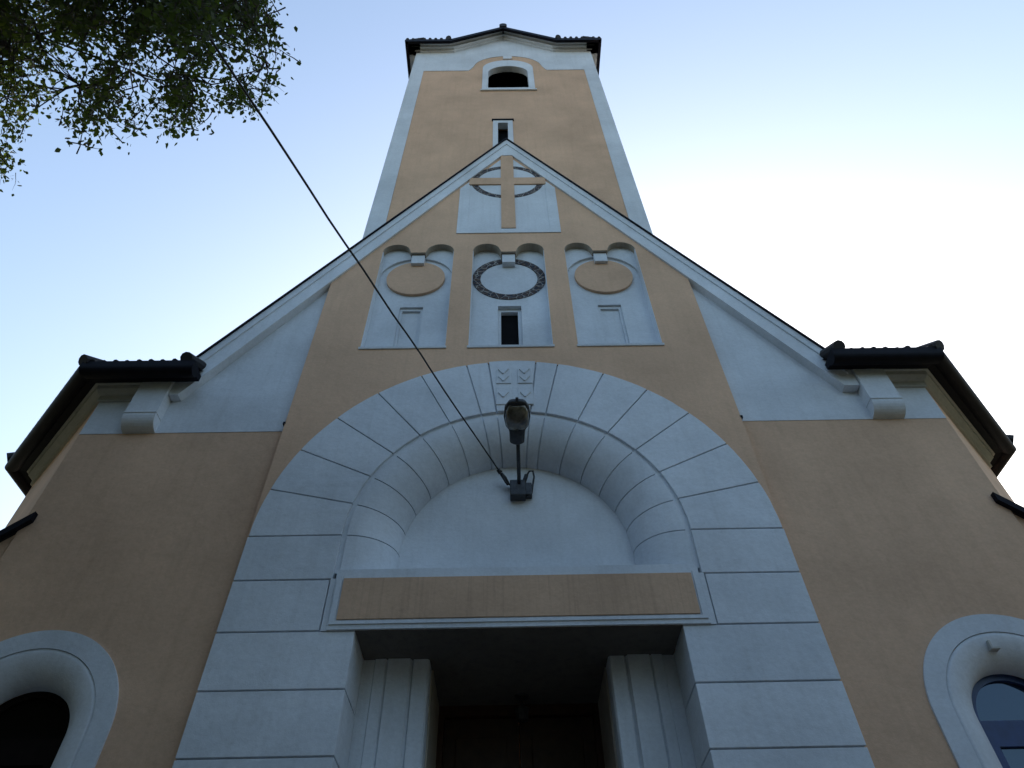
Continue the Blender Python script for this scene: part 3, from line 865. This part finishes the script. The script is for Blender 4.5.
# density of leaf sprays seen from the path, as polygon of the crown's hanging edge
EDGE = [(-90, -90), (262, -90), (270, 0), (283, 30), (286, 60), (272, 85), (250, 110), (234, 98), (224, 104), (208, 134), (180, 130), (154, 122), (150, 100), (130, 134), (100, 142), (76, 138), (62, 112), (40, 104), (28, 128), (22, 150), (10, 172), (-40, 190), (-90, 190)]
def inside(x, y, poly):
    c = False
    for i in range(len(poly)):
        x1, y1 = poly[i]; x2, y2 = poly[i-1]
        if (y1 > y) != (y2 > y) and x < (x2-x1)*(y-y1)/(y2-y1)+x1: c = not c
    return c
HOLES = [(142, 84, 17), (62, 98, 13), (228, 68, 12), (172, 60, 10), (38, 130, 16), (120, 30, 8), (205, 92, 9)]
made = 0
while made < 1900:
    px = rng.uniform(-90, 290); py = rng.uniform(-90, 190)
    if not inside(px, py, EDGE): continue
    if noise.noise((px*0.045, py*0.045, 4.2)) < (0.02 if py > 35 else -0.12) and rng.random() < 0.88: continue
    if any((px-hx)**2+(py-hy)**2 < (hr*1.15)**2 for hx, hy, hr in HOLES): continue
    # sparser towards the hanging tips
    if py > 60 and rng.random() < (py-60)/190: continue
    if px > 190 and rng.random() < 0.15: continue
    dist = rng.uniform(6.4, 8.4) if px > 60 else rng.uniform(7.2, 10.0)
    p = ray(px, py, dist)
    d = Vector((0.6*rng.gauss(0, 1)+0.25, 0.6*rng.gauss(0, 1)+0.2, rng.gauss(-0.35, 0.45))).normalized()
    L = rng.uniform(0.22, 0.42)
    spray(bmL, bmB, p-d*L*0.55, d, L, rng.randint(10, 16), rng.choice((0.040, 0.048, 0.056)))
    q = min(bough_pts, key=lambda b: (b-p).length)
    if rng.random() < 0.35 and (q-p).length < 0.7:
        tube_bm(bmB, [q, q.lerp(p, 0.5)+Vector((0, 0, 0.05)), p-d*L*0.55], [0.009, 0.007, 0.005], 4, False)
    made += 1
# leaves that hang in front of the cable
for i in range(46):
    px = rng.uniform(150, 222); py = rng.uniform(-40, 34)
    p = ray(px, py, rng.uniform(5.1, 5.5)); d = Vector((rng.gauss(0, .6), rng.gauss(0, .6), -0.3)).normalized()
    spray(bmL, bmB, p-d*0.12, d, 0.24, 9, 0.05, 0.004)
# a lone drooping shoot at the far left
s0 = ray(0, 118, 8.6); s1 = ray(14, 172, 8.4)
for i in range(14):
    p = s0.lerp(s1, i/13)+Vector((rng.gauss(0, .06), rng.gauss(0, .06), rng.gauss(0, .04)))
    spray(bmL, bmB, p, (s1-s0)+Vector((rng.gauss(0, .3), rng.gauss(0, .3), 0)), 0.2, 8, 0.050, 0.004)
# rest of the crown around the trunk, out of the picture
for i in range(2600):
    a = rng.uniform(0, 2*math.pi); rr = 4.3*math.sqrt(rng.random()); z = rng.uniform(3.6, 12.5)
    rr *= max(0.25, 1-abs(z-8.2)/5.5)
    p = TB+Vector((0.4+rr*math.cos(a), 0.4+rr*math.sin(a), z))
    q = p-CAM
    dp = q.dot(Fv)
    if dp > 0.3:
        ix = 512+FPX*q.dot(RV)/dp; iy = 384-FPX*q.dot(UV)/dp
        if -20 < ix < 1044 and -20 < iy < 788: continue
    d = Vector((math.cos(a), math.sin(a), rng.gauss(-0.2, 0.4)))
    spray(bmL, bmB, p, d, 0.5, 9, 0.16)
    if i % 25 == 0:
        c = trunk_at(max(4.5, z-1.3)); limb(bmB, c, p, 0.04, 0.008, 5, 0.1)
tk = link("trunk", bmB, BARK, None, True, True); tk.parent = tree; tk.matrix_parent_inverse = Matrix.Translation(TB).inverted()
cr_ = link("crown", bmL, LEAF, None, False, True); cr_.parent = tree; cr_.matrix_parent_inverse = Matrix.Translation(TB).inverted()

# unseen trees facing the church; most copies added to block sky light
def yard_tree(base, h, r, label):
    t = tag(empty("leafy_tree", base), label, "tree", "trees facing the church")
    bB = bmesh.new(); bL = bmesh.new()
    tube_bm(bB, [(0, 0, 0), (0.1, 0, h*0.3), (0, 0.1, h*0.6), (0.1, 0.1, h*0.93)], [0.32, 0.25, 0.16, 0.03], 10)
    for i in range(85):
        a = rng.uniform(0, 2*math.pi); z = rng.uniform(0.12, 1.0)*h
        rr = r*math.sqrt(max(0.05, 1-((z/h-0.5)/0.55)**2))*rng.uniform(0.35, 1)
        c = Vector((rr*math.cos(a), rr*math.sin(a), z))
        if i % 3 == 0: limb(bB, Vector((0, 0, max(h*0.12, z-rr*0.6))), c, 0.07, 0.015, 4, 0.1)
        cs = rng.uniform(0.7, 1.3)
        for j in range(75):
            p = c+Vector((rng.gauss(0, .5), rng.gauss(0, .5), rng.gauss(0, .4)))*cs
            leaf(bL, p, 0.42)
    link("trunk", bB, BARK, t, True, True); link("crown", bL, LEAF, t, False, True)
    return t
def copy_tree(t, loc, rz, sc, label):
    c = t.copy(); scene.collection.objects.link(c); c.location = loc; c.rotation_euler = (0, 0, rz); c.scale = sc
    c["label"] = label
    for ch in t.children:
        k = ch.copy(); scene.collection.objects.link(k); k.parent = c
    return c
ya = yard_tree(Vector((2.0, -18, 0)), 14.5, 5.4, "tall tree standing across the path from the church door")
yb = yard_tree(Vector((-8.5, -16.5, 0)), 13.5, 5.2, "broad tree in the churchyard behind the utility pole")
copy_tree(yb, (12.5, -16, 0), 1.9, (0.8, 0.8, 0.58), "lower tree in the churchyard on the side of the right wing")
copy_tree(ya, (-17.5, -13, 0), 2.4, (1.05, 1.05, 0.95), "unseen tree added at the left end of the row to block sky light")  # row ends added to cut the low sky off the facade
copy_tree(ya, (20.5, -11, 0), 4.0, (1.05, 1.05, 0.9), "unseen tree added at the right end of the row to block sky light")
copy_tree(yb, (-13.0, -4.5, 0), 0.7, (1.0, 1.0, 1.0), "unseen tree added beyond the left wing to darken it")  # added to keep sky light off the left wing and its corner
copy_tree(ya, (-14.5, -11.5, 0), 5.6, (0.9, 0.9, 0.85), "unseen tree added between the utility pole and the left end of the row to deepen shade")  # added to darken the lower left of the facade
copy_tree(yb, (14.5, -5, 0), 5.1, (0.95, 0.95, 0.62), "unseen tree added beyond the right wing to darken its angled corner")  # added to darken the right angled corner, lowered to brighten the right side
copy_tree(ya, (-4, -29, 0), 3.3, (1.3, 1.3, 1.05), "large unseen tree added behind the two trees nearest the path to hide the bright horizon")  # rear trees added to hide the bright horizon from the lower walls
copy_tree(yb, (9, -30, 0), 2.6, (1.3, 1.3, 1.1), "large unseen tree added behind the gap right of the path to hide the bright horizon")
copy_tree(ya, (-15, -27, 0), 5.3, (1.3, 1.3, 1.0), "large unseen tree added in the left rear to hide the bright horizon")
copy_tree(yb, (25, -24, 0), 1.2, (1.1, 1.1, 0.85), "large unseen tree added in the right rear to hide the bright horizon")
